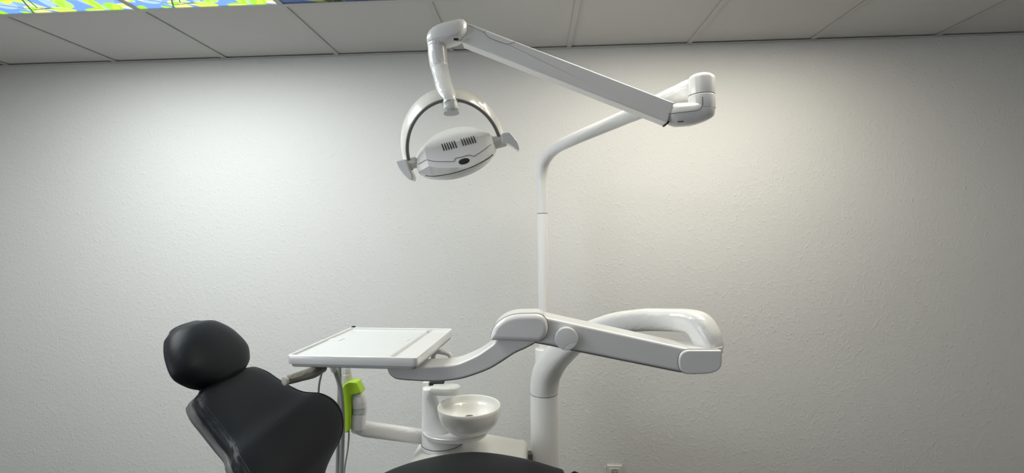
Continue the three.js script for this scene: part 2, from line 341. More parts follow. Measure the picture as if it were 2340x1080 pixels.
// ---------------------------------------------------------------- treatment unit: body, post, spittoon
{
  const g = based('treatment_unit', 'cream treatment unit base with round white post and spittoon tower', 'dental unit', [-0.2337, 0.5484, 0.433].map((v, i) => i === 1 ? 0 : v));
  const prof = [[-0.5573, 0.5504, 0.02], [-0.5482, 0.6195, 0.02], [-0.524, 0.6492, 0.04], [-0.4248, 0.6774, 0.05], [-0.2775, 0.6881, 0.06], [-0.1509, 0.6673, 0.06], [-0.0444, 0.6466, 0.03], [-0.0418, 0.555, 0.02]];
  prof.unshift([prof[0][0], 0.02, 0.02]); prof.push([prof[prof.length - 1][0], 0.02, 0.02]);
  part('body', extr(roundPoly(prof), 2.583 - 1.86, 0.34, 0.045, { segs: 8, angle: 1.0 }), M.ivory, g);
  // column
  const pc = [0.0334, 0.8551, 0.383];
  part('post', cyl([pc[0], 0, pc[2]], 0.0635, pc[1], { bevel: 0.003 }), M.plastic, g);
  part('post_gap', cyl([pc[0], pc[1] - 0.0015, pc[2]], 0.0643, 0.0022, { bevel: 0.0004 }), M.seam, g);
  part('post_bracket', box(pc[0] - 0.078, pc[0] - 0.055, pc[1] - 0.30, pc[1] - 0.27, pc[2] - 0.01, pc[2] + 0.03, 0.003), M.grey, g);
  // turning base ring under the spittoon
  const b0 = [-0.413, 0.6901, 0.523], b1 = [-0.4123, 0.734, 0.523];
  part('base_ring', cyl([b0[0], b0[1] - 0.02, b0[2]], 0.0895, b1[1] - b0[1] + 0.02, { bevel: 0.004, r2: 0.087 }), M.plastic, g);
  part('ring_gap', cyl([b0[0], b0[1] - 0.003, b0[2]], 0.0898, 0.003, { bevel: 0.0005 }), M.seam, g);
  // tower
  const X = new THREE.Vector3(1, 0, 0), Z = new THREE.Vector3(0, 0, 1);
  const tower = [[984, 37, 0.075], [972, 34, 0.07], [958, 27, 0.062], [940, 21, 0.056], [918, 17, 0.052], [900, 14.5, 0.05], [885, 13, 0.048], [881.5, 12, 0.046], [880.5, 9, 0.04]];
  const towerPts = [[-0.4276, 0.7359, 0.523], [-0.433, 0.7587, 0.523], [-0.4459, 0.7854, 0.523], [-0.455, 0.8197, 0.523], [-0.4619, 0.8616, 0.523], [-0.4652, 0.896, 0.523], [-0.4666, 0.9245, 0.523], [-0.4665, 0.9312, 0.523], [-0.4665, 0.9331, 0.523]];
  part('tower', loft(tower.map((t, i) => ring(towerPts[i], X, Z, t[1] * 2.06 / 1100, t[2], 40, 2.6)), { angle: 1.0 }), M.plastic, g);
  // saucer carrying the bowl
  const sc = [-0.3461, 0.7451, 0.553];
  const saucer = [[-0.012, 0.118, 0.085], [-0.008, 0.132, 0.1], [0.0, 0.138, 0.106], [0.010, 0.139, 0.107], [0.0125, 0.136, 0.104], [0.012, 0.132, 0.1], [0.004, 0.12, 0.09], [0.002, 0.05, 0.04]];
  part('saucer', loft(saucer.map((s) => ring([sc[0], sc[1] + s[0], sc[2]], X, Z, s[1], s[2], 64, 2.2)), { angle: 0.8 }), M.plastic, g);
  // cup rest
  const ch = [[-0.4338, 0.9526], [-0.4115, 0.9636], [-0.382, 0.97], [-0.36, 0.971], [-0.3382, 0.9564], [-0.3257, 0.9399], [-0.3277, 0.9253], [-0.3462, 0.918], [-0.3754, 0.9252], [-0.4065, 0.9325], [-0.4304, 0.9361]];
  const zz = 2.583 - 1.98, yT = ch[0][1] - 0.012, xA = ch[0][0] - 0.012, xB = ch[5][0];
  const sh = new THREE.Shape(); sh.moveTo(xA, -0.03); sh.lineTo(xA + 0.05, -0.038); sh.quadraticCurveTo(xB, -0.044, xB + 0.002, 0); sh.quadraticCurveTo(xB, 0.044, xA + 0.05, 0.038); sh.lineTo(xA, 0.03); sh.closePath();
  const cg = new THREE.ExtrudeGeometry(sh, { depth: 0.022, bevelEnabled: true, bevelThickness: 0.004, bevelSize: 0.004, bevelOffset: -0.004, bevelSegments: 4, curveSegments: 14 });
  cg.rotateX(Math.PI / 2); cg.translate(0, yT - 0.004, 2.583 - 2.03);
  const cup = part('cup_rest', crease(cg, 0.6), M.paleGrey, g);
  const rim = new THREE.TorusGeometry(0.026, 0.0022, 8, 40); rim.rotateX(Math.PI / 2); rim.translate(xB - 0.035, yT, 2.583 - 2.03); sub('cup_ring', crease(rim, 1), M.paleGrey, cup);
  const valve = [[-0.4649, 0.9449], [-0.4012, 0.9469], [-0.4053, 0.9334], [-0.4324, 0.9238], [-0.4633, 0.9238]];
  part('valve_block', extr(roundPoly(valve, 0.003), 2.583 - 2.06, 0.03, 0.002), M.dark, g);
  const wb = [[-0.4903, 0.9514], [-0.4651, 0.9514], [-0.4656, 0.9205], [-0.4928, 0.9205]];
  part('water_spout', extr(roundPoly(wb, 0.003), 2.583 - 2.045, 0.03, 0.003), M.plastic, g);
}
{
  const c = [-0.2809, 0.8761, 0.603];
  const H = 0.104, R = 0.1305, p = [[0, -H]], q = [];
  for (let i = 0; i <= 16; i++) { const a = i / 16 * Math.PI / 2; p.push([0.04 + (R - 0.04) * Math.sin(a) ** 0.9, -H + H * (1 - Math.cos(a)) ** 1.15]); }
  p.push([R - 0.001, 0.002], [R - 0.004, 0.003], [R - 0.007, 0.001]);
  for (let i = 16; i >= 0; i--) { const a = i / 16 * Math.PI / 2; p.push([0.06 + (R - 0.008 - 0.06) * Math.sin(a) ** 0.8, -0.044 + 0.042 * (1 - Math.cos(a)) ** 1.1]); }
  p.push([0.02, -0.047], [0, -0.047]);
  const g = based('spittoon_bowl', 'round white ceramic spittoon bowl on the unit beside the tower', 'bowl', [c[0], c[1] - H, c[2]]);
  part('bowl', lathe(p, c), M.ceramic, g);
  part('drain', cyl([c[0], c[1] - 0.047, c[2]], 0.017, 0.0025, { bevel: 0.001 }), M.steel, g);
}

// ---------------------------------------------------------------- suction arm with green holder
{
  const g = based('suction_holder', 'white suction arm with lime green holder reaching from the unit', 'suction arm', [-0.5028, 0.7106, 0.523]);
  part('arm', sweep([[-0.5085, 0.7125, 0.523, 0.031, 0.03], [-0.5996, 0.7611, 0.603, 0.031, 0.03], [-0.6787, 0.8127, 0.693, 0.031, 0.029], [-0.7131, 0.8378, 0.733, 0.026, 0.024]], { e: 3.2, up: [0, 1, 0], n: 30 }), M.plastic, g);
  part('elbow', sweep([[-0.7009, 0.8344, 0.733, 0.026, 0.025], [-0.7004, 0.8603, 0.733, 0.027, 0.026], [-0.6981, 0.8914, 0.733, 0.027, 0.025]], { e: 2.6, up: [0, 0, 1], n: 16 }), M.plastic, g);
  part('collar', sweep([[-0.6964, 0.8914, 0.733, 0.026, 0.024], [-0.6944, 0.9052, 0.733, 0.0265, 0.025], [-0.6941, 0.919, 0.733, 0.026, 0.024]], { e: 2.4, up: [0, 0, 1], n: 12 }), M.paleGrey, g);
  part('swivel', sweep([[-0.6942, 0.9172, 0.733, 0.028, 0.026], [-0.6954, 0.9448, 0.733, 0.029, 0.027], [-0.702, 0.9655, 0.733, 0.026, 0.024], [-0.7125, 0.9759, 0.723, 0.014, 0.012]], { e: 2.4, up: [0, 0, 1], n: 24 }), M.plastic, g);
  part('holder', extr(roundPoly([[-0.7599, 0.9842, 0.01], [-0.7437, 1.015, 0.01], [-0.7245, 1.0269, 0.01], [-0.6934, 1.0252, 0.008], [-0.6735, 0.9826, 0.004], [-0.7151, 0.974, 0.01], [-0.721, 0.8408, 0.008], [-0.7334, 0.8288, 0.006], [-0.7628, 0.8286, 0.004]]), 2.583 - 1.815, 0.05, 0.005), M.lime, g);
  part('holder_backing', extr(roundPoly([[-0.7356, 0.9638, 0.004], [-0.7144, 0.9707, 0.004], [-0.7169, 0.8336, 0.004], [-0.7364, 0.8283, 0.004]]), 2.583 - 1.85, 0.03, 0.003), M.plastic, g);
}
{
  const a = [-0.7433, 0.9982, 0.733], b = [-0.7424, 1.0482, 0.733], c = [-0.7418, 1.0775, 0.733], d = [-0.7403, 1.1568, 0.733];
  const g = based('suction_handpiece', 'white suction handpiece standing in the lime green holder', 'handpiece', a);
  part('sleeve', cyl(a, 0.019, b[1] - a[1], { r2: 0.0195, bevel: 0.002 }), M.clear, g);
  part('nut', cyl(b, 0.0165, c[1] - b[1], { bevel: 0.003, seg: 10 }), M.plastic, g);
  part('tip', cyl(c, 0.009, d[1] - c[1], { bevel: 0.002 }), M.plastic, g);
}

// ---------------------------------------------------------------- instrument table on its jointed arm
{
  const g = based('instrument_table', 'white instrument tray on a jointed white swing arm with handle', 'instrument table', [0.0334, 0.8551, 0.383]);
  // column arm rising from the post and hooking down to the joint
  part('column_arm', sweep([[0.0334, 0.853, 0.383, 0.0635, 0.0635], [0.0358, 0.8902, 0.386, 0.0635, 0.0635], [0.0502, 0.9598, 0.404, 0.062, 0.0625], [0.0942, 1.0437, 0.4587, 0.057, 0.058], [0.1715, 1.137, 0.555, 0.05, 0.052], [0.2828, 1.223, 0.6936, 0.043, 0.046], [0.3765, 1.2666, 0.8103, 0.04, 0.043], [0.4586, 1.286, 0.9126, 0.038, 0.042], [0.5074, 1.2927, 0.9733, 0.038, 0.042], [0.5293, 1.2829, 1.0007, 0.042, 0.042], [0.5428, 1.2566, 1.0174, 0.042, 0.042], [0.5483, 1.2329, 1.0244, 0.04, 0.042], [0.5487, 1.2176, 1.0248, 0.04, 0.042]], { n: 150, e: [2, 3.2], up: [-0.7798, 0, 0.6261] }), M.plastic, g);
  const pv = [0.5472, 1.2087, 1.023];
  part('pivot', cyl([pv[0], pv[1] - 0.003, pv[2]], 0.0455, 0.022, { bevel: 0.002 }), M.ivory, g);
  // spring arm
  part('spring_arm', extr(roundPoly([[-0.0026, 1.3347, 0.01], [0.0219, 1.3304, 0.01], [0.5037, 1.2212, 0.01], [0.5031, 1.1496, 0.005], [0.4501, 1.1564, 0.004], [0.1021, 1.2283, 0.02], [0.0588, 1.2387, 0.02], [-0.001, 1.2498, 0.006]]), 2.583 - 1.5, 0.105, 0.009, { segs: 6 }), M.plastic, g);
  part('underside_cover', extr(roundPoly([[-0.0026, 1.3347, 0.01], [0.0219, 1.3304, 0.01], [0.5037, 1.2212, 0.01], [0.5031, 1.1496, 0.005], [0.4501, 1.1564, 0.004], [0.1021, 1.2283, 0.02], [0.0588, 1.2387, 0.02], [-0.001, 1.2498, 0.006]]), 2.583 - 1.504, 0.097, 0.007).translate(-0.012, -0.0025, 0), M.midGrey, g);
  const endGeo = extr(roundPoly([[0.4359, 1.2279, 0.036], [0.5659, 1.2275, 0.006], [0.5653, 1.1553, 0.055], [0.4352, 1.1526, 0.036]]), 2.583 - 1.488, 0.128, 0.006, { segs: 6 });
  const ec = part('end_cover', endGeo, M.plastic, g);
  const coverGeo = extr(roundPoly([[-0.1402, 1.2617, 0.008], [-0.1386, 1.2807, 0.01], [-0.1273, 1.3064, 0.015], [-0.0999, 1.3293, 0.02], [-0.0645, 1.3413, 0.025], [0.0163, 1.3422, 0.02], [0.0348, 1.3218, 0.02], [0.0385, 1.2948, 0.02], [0.0315, 1.2706, 0.015], [0.0125, 1.2558, 0.012]]), 2.583 - 1.475, 0.125, 0.016, { segs: 6 });
  const jc = part('joint_cover', coverGeo, M.plastic, g);
  const rimOf = (geo, k, back) => { // thin grey joint line behind the cover's face
    geo.computeBoundingBox(); const bb = geo.boundingBox, c = bb.getCenter(new THREE.Vector3()), b0 = g.userData.base, q = geo.clone();
    q.translate(-c.x, -c.y, -c.z); q.scale(k, 1 + (k - 1) * 1.8, 0.03); q.translate(c.x + b0[0], c.y + b0[1], bb.max.z - back + b0[2]); return q;
  };
  sub('cover_rim', rimOf(coverGeo, 1.02, 0.02), M.midGrey, jc);
  sub('cover_rim', rimOf(endGeo, 1.022, 0.0095), M.midGrey, ec);
  const kc = [0.0941, 1.2643, 1.098];
  const knob = part('knob', cyl([kc[0], kc[1], kc[2] - 0.03], 0.0355, 0.034, { dir: [0, 0, 1], bevel: 0.003 }), M.plastic, g);
  const ks = new THREE.Shape(), kx = kc[0], ky = kc[1];
  ks.moveTo(kx - 0.010, ky - 0.033); ks.quadraticCurveTo(kx + 0.001, ky - 0.011, kx + 0.0305, ky - 0.0115); ks.quadraticCurveTo(kx + 0.022, ky - 0.033, kx - 0.010, ky - 0.033);
  sub('knob_inlay', extr(ks, kc[2] + 0.0052, 0.002, 0.0006, { segs: 2 }), M.plastic, knob);
  sub('knob_gap', extr(ks, kc[2] + 0.0043, 0.001, 0.0002, { segs: 1 }).scale(1.0, 1.0, 1.0).translate(-0.0007, 0.0008, 0), M.seam, knob);
  // curved arm dropping under the tray
  const low = [[-0.001, 1.2539], [-0.0341, 1.2321], [-0.0671, 1.2171], [-0.1448, 1.169], [-0.2323, 1.138], [-0.3116, 1.1283], [-0.3841, 1.1303], [-0.4443, 1.1359], [-0.4678, 1.1526], [-0.4689, 1.1735], [-0.3946, 1.1734], [-0.3108, 1.1761], [-0.251, 1.1829], [-0.1883, 1.2091], [-0.1368, 1.2434], [-0.1159, 1.2639], [-0.0608, 1.2733]];
  const lowS = new THREE.Shape(); const lp = new THREE.CatmullRomCurve3(low.map((p) => new THREE.Vector3(p[0], p[1], 0)), true, 'catmullrom', 0.4).getPoints(120); lp.slice(0, -1).forEach((p, i) => (i ? lowS.lineTo(p.x, p.y) : lowS.moveTo(p.x, p.y)));
  part('lower_arm', extr(lowS, 2.583 - 1.5, 0.10, 0.007, { segs: 6 }), M.plastic, g);
  part('underside_cover', extr(lowS, 2.583 - 1.504, 0.092, 0.006).translate(0, -0.0035, 0), M.midGrey, g);
  part('hook', tube([[-0.3592, 1.1432, 0.923], [-0.3572, 1.1723, 0.923], [-0.3447, 1.1807, 0.923], [-0.3237, 1.1804, 0.928], [-0.3015, 1.1747, 0.933], [-0.2955, 1.1656, 0.933]], 0.008), M.ivory, g);
  // tray
  const tc = [-0.523, 1.24, 1.003], tw = 0.4, td = 0.414, rot = -4.8 * Math.PI / 180;
  const place = (geo) => geo.rotateY(rot).translate(tc[0], tc[1], tc[2]);
  const flat = (shape, y0, h, b) => { const e = shape.holes.length ? extrHole(shape, 0, h, b) : extr(shape, 0, h, b); e.rotateX(-Math.PI / 2); e.translate(0, y0 + h, 0); return e; };
  const rect = (x0, x1, z0, z1, r) => roundPoly([[x0, z0, r], [x1, z0, r], [x1, z1, r], [x0, z1, r]]);
  const W = tw / 2, Dp = td / 2;
  const frame = rect(-W, W, -Dp, Dp, 0.014), hole = new THREE.Path(rect(-W + 0.008, W - 0.008, -Dp + 0.009, Dp - 0.009, 0.008).getPoints(8).reverse()); frame.holes.push(hole);
  const tray = part('tray_rim', place(flat(frame, -0.026, 0.026, 0.0025)), M.trayTop, g);
  part('tray_floor', place(flat(rect(-W + 0.006, 0.106, -Dp + 0.006, Dp - 0.006, 0.006), -0.024, 0.0175, 0.002)), M.trayMat, g);
  part('tray_ledge', place(flat(rect(0.127, W - 0.006, -Dp + 0.006, Dp - 0.006, 0.006), -0.024, 0.0185, 0.002)), M.trayTop, g);
  part('tray_channel', place(flat(rect(0.1, 0.132, -Dp + 0.006, Dp - 0.006, 0.002), -0.024, 0.009, 0.001)), M.trayTop, g);
  part('grip_mark', place(flat(rect(0.055, 0.09, 0.02, 0.05, 0.004), -0.008, 0.0035, 0.0012)), M.trayTop, g);
  part('grip_mark', place(flat(rect(-0.188, -0.145, 0.012, 0.05, 0.004), -0.008, 0.0035, 0.0012)), M.trayTop, g);
  part('tray_base', place(flat(rect(-W + 0.006, W - 0.005, -Dp + 0.005, Dp - 0.004, 0.02), -0.036, 0.012, 0.004)), M.underTray, g);
  part('rear_clip', place(box(-W + 0.004, -W + 0.016, -0.004, 0.004, -Dp - 0.006, -Dp + 0.004, 0.001)), M.dark, g);
  // handle under the near edge
  const h = [[-0.6909, 1.1953, 1.293, 0.0122, 0.0122], [-0.6715, 1.1946, 1.253, 0.0142, 0.0142], [-0.6591, 1.1894, 1.193, 0.0168, 0.0168], [-0.6479, 1.1936, 1.153, 0.015, 0.016]];
  const hd = part('handle', sweep(h, { n: 30, up: [0, 1, 0] }), M.grey, g);
  const h0 = V(h[0]), h1 = V(h[1]), dir = h0.clone().sub(h1).normalize();
  sub('handle_end', cyl([h0.x - dir.x * 0.004, h0.y - dir.y * 0.004, h0.z - dir.z * 0.004], 0.0132, 0.008, { dir: [dir.x, dir.y, dir.z], bevel: 0.003 }), M.greyEnd, hd);
  const bd = [-0.6497, 1.1927, 1.213]; sub('bolt', cyl([bd[0], bd[1], bd[2] - 0.004], 0.0026, 0.008, { dir: [0, 0, 1], bevel: 0.0005, seg: 16 }), M.dark, hd);
  part('handle_bracket', extr(roundPoly([[-0.673, 1.1991, 0.002], [-0.6432, 1.2044, 0.002], [-0.6436, 1.1871, 0.004], [-0.6586, 1.1765, 0.003], [-0.6734, 1.1805, 0.002]]), 2.583 - 1.405, 0.03, 0.003), M.grey, g);
  // hoses
  part('hose', tube([[-0.7929, 1.1622, 0.823], [-0.8101, 1.0824, 0.803], [-0.8277, 1.021, 0.793], [-0.8377, 0.9167, 0.783], [-0.84, 0.7986, 0.783], [-0.8406, 0.6803, 0.783], [-0.8398, 0.5449, 0.783]], 0.0042), M.hose, g);
  const hs = part('hose', tube([[-0.7562, 1.1621, 0.823], [-0.7595, 1.0808, 0.803], [-0.751, 1.0378, 0.793], [-0.7419, 0.9793, 0.793], [-0.7386, 0.8873, 0.793], [-0.7422, 0.7869, 0.793], [-0.7475, 0.6862, 0.793], [-0.7537, 0.535, 0.793]], 0.0085), M.hose, g);
  part('hose', tube([[-0.762, 1.1446, 0.753], [-0.7678, 1.0564, 0.743], [-0.7712, 0.9705, 0.743], [-0.7749, 0.8674, 0.743], [-0.7807, 0.7468, 0.743], [-0.7841, 0.6606, 0.743], [-0.7884, 0.5223, 0.743]], 0.0072), M.hose, g);
  const co = [-0.7625, 1.0756, 0.808]; sub('connector', cyl([co[0], co[1], co[2]], 0.008, 0.03, { r2: 0.02, bevel: 0.001 }), M.ivory, hs);
  part('hose', tube([[-0.7353, 0.8418, 0.743], [-0.7361, 0.7988, 0.743], [-0.7423, 0.7471, 0.743], [-0.7539, 0.6867, 0.743], [-0.7603, 0.6263, 0.743], [-0.7657, 0.5226, 0.743]], 0.0032), M.hose, g);
}

// ---------------------------------------------------------------- operating light
{
  const pb = [0.0307, 0.8212, 0.283];
  const g = based('operating_light', 'white operating light on a tall bent pole and jointed arm', 'dental lamp', [pb[0], 0.3, pb[2]]);
  const ps = [0.0391, 1.68, 0.283], pcT = [0.0336, 1.0356, 0.283];
  const pole = part('pole', cyl([ps[0], 0.5, ps[2]], 0.0253, ps[1] - 0.5, { bevel: 0.001 }), M.plastic, g);
  sub('pole_collar', cyl([ps[0], 0.3, ps[2]], 0.044, pcT[1] - 0.3, { bevel: 0.004 }), M.plastic, pole);
  sub('pole_seam', cyl([ps[0], ps[1] - 0.0022, ps[2]], 0.0256, 0.0026, { bevel: 0.0003 }), M.seam, pole);
  const up0 = [ps[0], ps[1] + 0.0005, ps[2]];
  part('boom', sweep([[...up0, 0.0262, 0.0262], ...[[0.0382, 1.7676, 0.283, 0.0262, 0.0262], [0.0404, 1.8607, 0.288, 0.0262, 0.0262], [0.055, 1.9259, 0.323, 0.0262, 0.0262], [0.097, 1.9646, 0.403, 0.0262, 0.0262], [0.17, 1.9836, 0.523, 0.0262, 0.0262], [0.3089, 2.0128, 0.693, 0.0265, 0.0265], [0.4038, 2.0249, 0.863, 0.028, 0.028], [0.4664, 2.034, 0.963, 0.032, 0.031], [0.5005, 2.0388, 1.013, 0.035, 0.033], [0.5291, 2.0404, 1.038, 0.036, 0.032]]], { n: 100, e: 2.1, up: [0.5, 0, 0.85] }), M.plastic, g);
  // joint between boom and spring arm
  const jt = [0.5286, 2.0143, 1.043], jtop = [0.5291, 2.069, 1.043];
  const R = 0.0405, hh = jtop[1] - jt[1];
  const capPts = [[0, 0], [R, 0], [R, hh - 0.006]]; for (let i = 0; i <= 8; i++) { const a = i / 8 * Math.PI / 2; capPts.push([R * Math.cos(a), hh - 0.006 + 0.02 * Math.sin(a)]); }
  part('joint_cap', lathe(capPts, jt, 64, 0.5), M.plastic, g);
  part('joint_gap', cyl([jt[0], jt[1] - 0.003, jt[2]], 0.0385, 0.004, { bevel: 0.0003 }), M.dark, g);
  const KS = [[0.415, 1.9571, 1.043, 0.006, 0.012], [0.4171, 1.9563, 1.043, 0.013, 0.024], [0.4225, 1.9548, 1.043, 0.022, 0.032], [0.432, 1.9539, 1.043, 0.0295, 0.037], [0.4469, 1.9542, 1.043, 0.0355, 0.04], [0.4699, 1.955, 1.043, 0.0357, 0.0405], [0.497, 1.9564, 1.043, 0.0355, 0.0405], [0.5186, 1.9613, 1.043, 0.035, 0.0405], [0.5349, 1.9663, 1.043, 0.0345, 0.0402], [0.5484, 1.9714, 1.043, 0.034, 0.0365], [0.5592, 1.9766, 1.043, 0.033, 0.0265], [0.566, 1.9806, 1.043, 0.031, 0.012]];
  const AY = new THREE.Vector3(0, 1, 0), AZ = new THREE.Vector3(0, 0, 1);
  const lowK = loft(KS.map((q) => ring(q, AY, AZ, q[3], q[4], 40, 2.5)), { angle: 0.9 });
  const lk2 = cyl([jt[0], jt[1] - 0.046, jt[2]], R + 0.0006, 0.044, { bevel: 0.002 });
  const kn = part('arm_knuckle', joined([lowK, lk2]), M.plastic, g);
  sub('knuckle_slot', box(...(() => { const a = [0.4448, 1.9254, 1.077], b = [0.462, 1.929, 1.077]; return [a[0], b[0], a[1], b[1], a[2] - 0.004, a[2] + 0.0008]; })()), M.grey, kn);
  // seam of the clip-on shell round the knuckle
  sub('shell_seam', tube([[0.4152, 1.951, 1.0795], [0.4314, 1.9518, 1.083], [0.4707, 1.9552, 1.084], [0.4996, 1.9584, 1.084], [0.5128, 1.9648, 1.084], [0.5169, 1.978, 1.084], [0.5171, 1.9992, 1.084]], 0.0009, { seg: 6 }), M.seam, kn);
  // spring arm, from the joint up to the lamp elbow
  const arm = part('spring_arm', extr(roundPoly([[-0.2095, 2.2516, 0.004], [-0.1863, 2.2453, 0.004], [0.4344, 1.9857, 0.003], [0.4126, 1.9248, 0.003], [-0.22, 2.1922, 0.004]]), 2.583 - 1.505, 0.056, 0.0045, { segs: 4 }), M.plastic, g);
  sub('access_cover', extr(roundPoly([[-0.1469, 2.2244, 0.002], [-0.0521, 2.1847, 0.002], [-0.0671, 2.1805, 0.006], [-0.0794, 2.1795, 0.006], [-0.1336, 2.2016, 0.012], [-0.1457, 2.2142, 0.008]]), 2.583 - 1.504, 0.05, 0.0012, { segs: 2 }), M.plastic, arm);
  sub('cover_seam', tube([[-0.1473, 2.224, 1.079], [-0.1447, 2.2144, 1.079], [-0.1339, 2.2032, 1.079], [-0.0796, 2.1811, 1.079], [-0.0687, 2.1814, 1.079], [-0.0522, 2.187, 1.079]], 0.0006, { seg: 6 }), M.seam, arm);
  sub('end_gap', extr(roundPoly([[0.4099, 1.9222, 0.001], [0.4152, 1.9208, 0.001], [0.4193, 1.9287, 0.001], [0.414, 1.9302, 0.001]]), 2.583 - 1.503, 0.05, 0.0006, { segs: 1 }), M.dark, arm);
  // elbow over the lamp
  const ES = [[-0.3296, 2.2049, 1.063, 0.009, 0.016], [-0.3261, 2.2069, 1.063, 0.016, 0.024], [-0.3191, 2.2094, 1.063, 0.0235, 0.03], [-0.3092, 2.2125, 1.063, 0.028, 0.034], [-0.2952, 2.2162, 1.063, 0.0315, 0.037], [-0.2812, 2.2185, 1.063, 0.0335, 0.039], [-0.2644, 2.2207, 1.063, 0.035, 0.04], [-0.242, 2.2255, 1.063, 0.0345, 0.04], [-0.2238, 2.2311, 1.063, 0.0315, 0.039], [-0.2127, 2.2348, 1.063, 0.0265, 0.035], [-0.205, 2.2373, 1.063, 0.018, 0.027], [-0.2015, 2.2386, 1.063, 0.008, 0.014]];
  const elbowDown = cyl([-0.2992, 2.1839, 1.063], 0.0312, 0.03, { bevel: 0.0015 });
  const el = part('lamp_elbow', joined([loft(ES.map((q) => ring(q, AY, AZ, q[3], q[4], 40, 2.8)), { angle: 0.9 }), elbowDown]), M.plastic, g);
  sub('cable_slot', box(...(() => { const a = [-0.2405, 2.1889, 1.1], b = [-0.2269, 2.1945, 1.1]; return [a[0], b[0], a[1], b[1], a[2] - 0.003, a[2] + 0.002]; })()), M.dark, el);
  sub('slot_lip', box(...(() => { const a = [-0.2329, 2.1871, 1.097], b = [-0.2151, 2.1933, 1.097]; return [a[0], b[0], a[1], b[1], a[2] - 0.006, a[2] - 0.001]; })(), 0.001), M.paleGrey, el);
  // neck
  part('neck', sweep([[-0.2992, 2.186, 1.063, 0.03, 0.03], [-0.2982, 2.1611, 1.063, 0.0305, 0.0305], [-0.2952, 2.132, 1.063, 0.0295, 0.0295], [-0.2908, 2.1147, 1.065, 0.0285, 0.0285]], { n: 24, up: [0, 0, 1] }), M.plastic, g);
  const sleeve = part('neck_sleeve', sweep([[-0.2909, 2.1133, 1.065, 0.0282, 0.0282], [-0.2817, 2.0816, 1.086, 0.0266, 0.0266], [-0.2681, 2.0391, 1.118, 0.0262, 0.0262], [-0.2531, 1.9993, 1.145, 0.026, 0.0258], [-0.2451, 1.9756, 1.155, 0.0255, 0.025]], { n: 30, up: [0, 0, 1] }), M.plastic, g);
  sub('screw', cyl([-0.2771, 2.0907, 1.095], 0.0035, 0.003, { dir: [0.05, -0.1, 1], bevel: 0.0006, seg: 16 }), M.grey, sleeve);
  sub('sleeve_seam', sweep([[-0.2908, 2.1156, 1.065, 0.0287, 0.0287], [-0.2906, 2.1133, 1.065, 0.0287, 0.0287]], { n: 2, up: [0, 0, 1] }), M.seam, sleeve);
  part('clamp_knob', sweep([[-0.2461, 1.9801, 1.153, 0.024, 0.0235], [-0.2439, 1.9704, 1.155, 0.0252, 0.024], [-0.2423, 1.9579, 1.158, 0.0255, 0.024], [-0.2416, 1.9499, 1.159, 0.0225, 0.021]], { n: 20, up: [0, 0, 1], e: 2.6 }), M.paleGrey, g);

  // yoke band, in a frame of its own (origin, x, y, z axes), sizes in thousandths of 1.363 m
  const K = 0.001363;
  const inFrame = (F) => (x, y, z) => [F[0][0] + (F[1][0] * x + F[2][0] * y + F[3][0] * z) * K, F[0][1] + (F[1][1] * x + F[2][1] * y + F[3][1] * z) * K, F[0][2] + (F[1][2] * x + F[2][2] * y + F[3][2] * z) * K];
  const Y = inFrame([[-0.2495, 1.8531, 1.053], [0.9628, 0.2437, -0.1167], [-0.131, 0.7987, 0.5874], [0.2364, -0.5502, 0.8009]]);
  const yk = [], gv = [];
  for (let i = 0; i <= 60; i++) {
    const a = Math.PI * (-0.03 + 1.06 * i / 60), c = Math.cos(a), s = Math.sin(a);
    const narrow = 0.62 + 0.38 * Math.sin(Math.PI * i / 60);
    const at = (r, z) => Y(c * (105 + r), s * (126 + r), z * narrow + 6);
    yk.push([at(0, 6), at(7, 7), at(9, 4), at(17, -36), at(16, -40), at(12, -40), at(4, -4)]);
    gv.push(at(2.8, 8.2));
  }
  const yoke = part('yoke', loft(yk, { angle: 0.5 }), M.ivory, g);
  sub('yoke_edge', loft(yk.map((r, i) => { const a = Math.PI * (-0.03 + 1.06 * i / 60), c = Math.cos(a), s = Math.sin(a), n2 = 0.62 + 0.38 * Math.sin(Math.PI * i / 60), at = (q, z) => Y(c * (105 + q), s * (126 + q), z * n2 + 6); return [at(-1, 6), at(0.5, 8.4), at(5.5, 8.8), at(6.5, 7), at(3, 3)]; }), { angle: 0.5 }), M.midGrey, yoke);

  // lamp head
  const L = inFrame([[-0.2426, 1.8488, 1.053], [0.9632, 0.2439, -0.1131], [-0.2607, 0.95, -0.1717], [0.0655, 0.1948, 0.9786]]);
  const AP = (x, app, z) => L(x, (app - 0.358 * z) / 0.934, z);
  //            x    top   ridge zr  lower zl  slit  zs  bottom
  const st = [[-99, -4, -5, 6, -12, 6, -14, 3.6, -20], [-97, 15, 6, 14, -18, 14, -22, 9.6, -27], [-84, 29, 17, 28, -16, 28, -28, 16.8, -38], [-69, 39, 25, 40, -12, 42, -34, 24.0, -45], [-50, 51, 25, 43, -20, 46, -37, 26.4, -51], [-25, 58, 25, 46, -27, 50, -39.5, 28.8, -56], [0, 60, 25, 47, -31, 52, -39, 28.8, -56], [25, 58.5, 25, 46, -31, 50, -36.5, 28.8, -53], [50, 51, 25, 43, -25, 46, -31, 26.4, -46], [70, 40, 25, 38, -18, 40, -24.5, 21.6, -36], [82, 31, 25, 33, -13, 33, -19, 15.6, -27], [89, 22, 18, 18, -12, 18, -16.5, 9.6, -20], [91, 10, 8, 8, -10, 8, -13, 4.8, -15]];
  // finer stations: curves for top and bottom, straight facets for the front
  const cub = (k, f, c) => { const g0 = (m) => st[Math.max(0, Math.min(st.length - 1, m))]; const p = [g0(k - 1), g0(k), g0(k + 1), g0(k + 2)].map((q) => q[c]); return 0.5 * (2 * p[1] + (p[2] - p[0]) * f + (2 * p[0] - 5 * p[1] + 4 * p[2] - p[3]) * f * f + (3 * p[1] - p[0] - 3 * p[2] + p[3]) * f ** 3); };
  const fine = [];
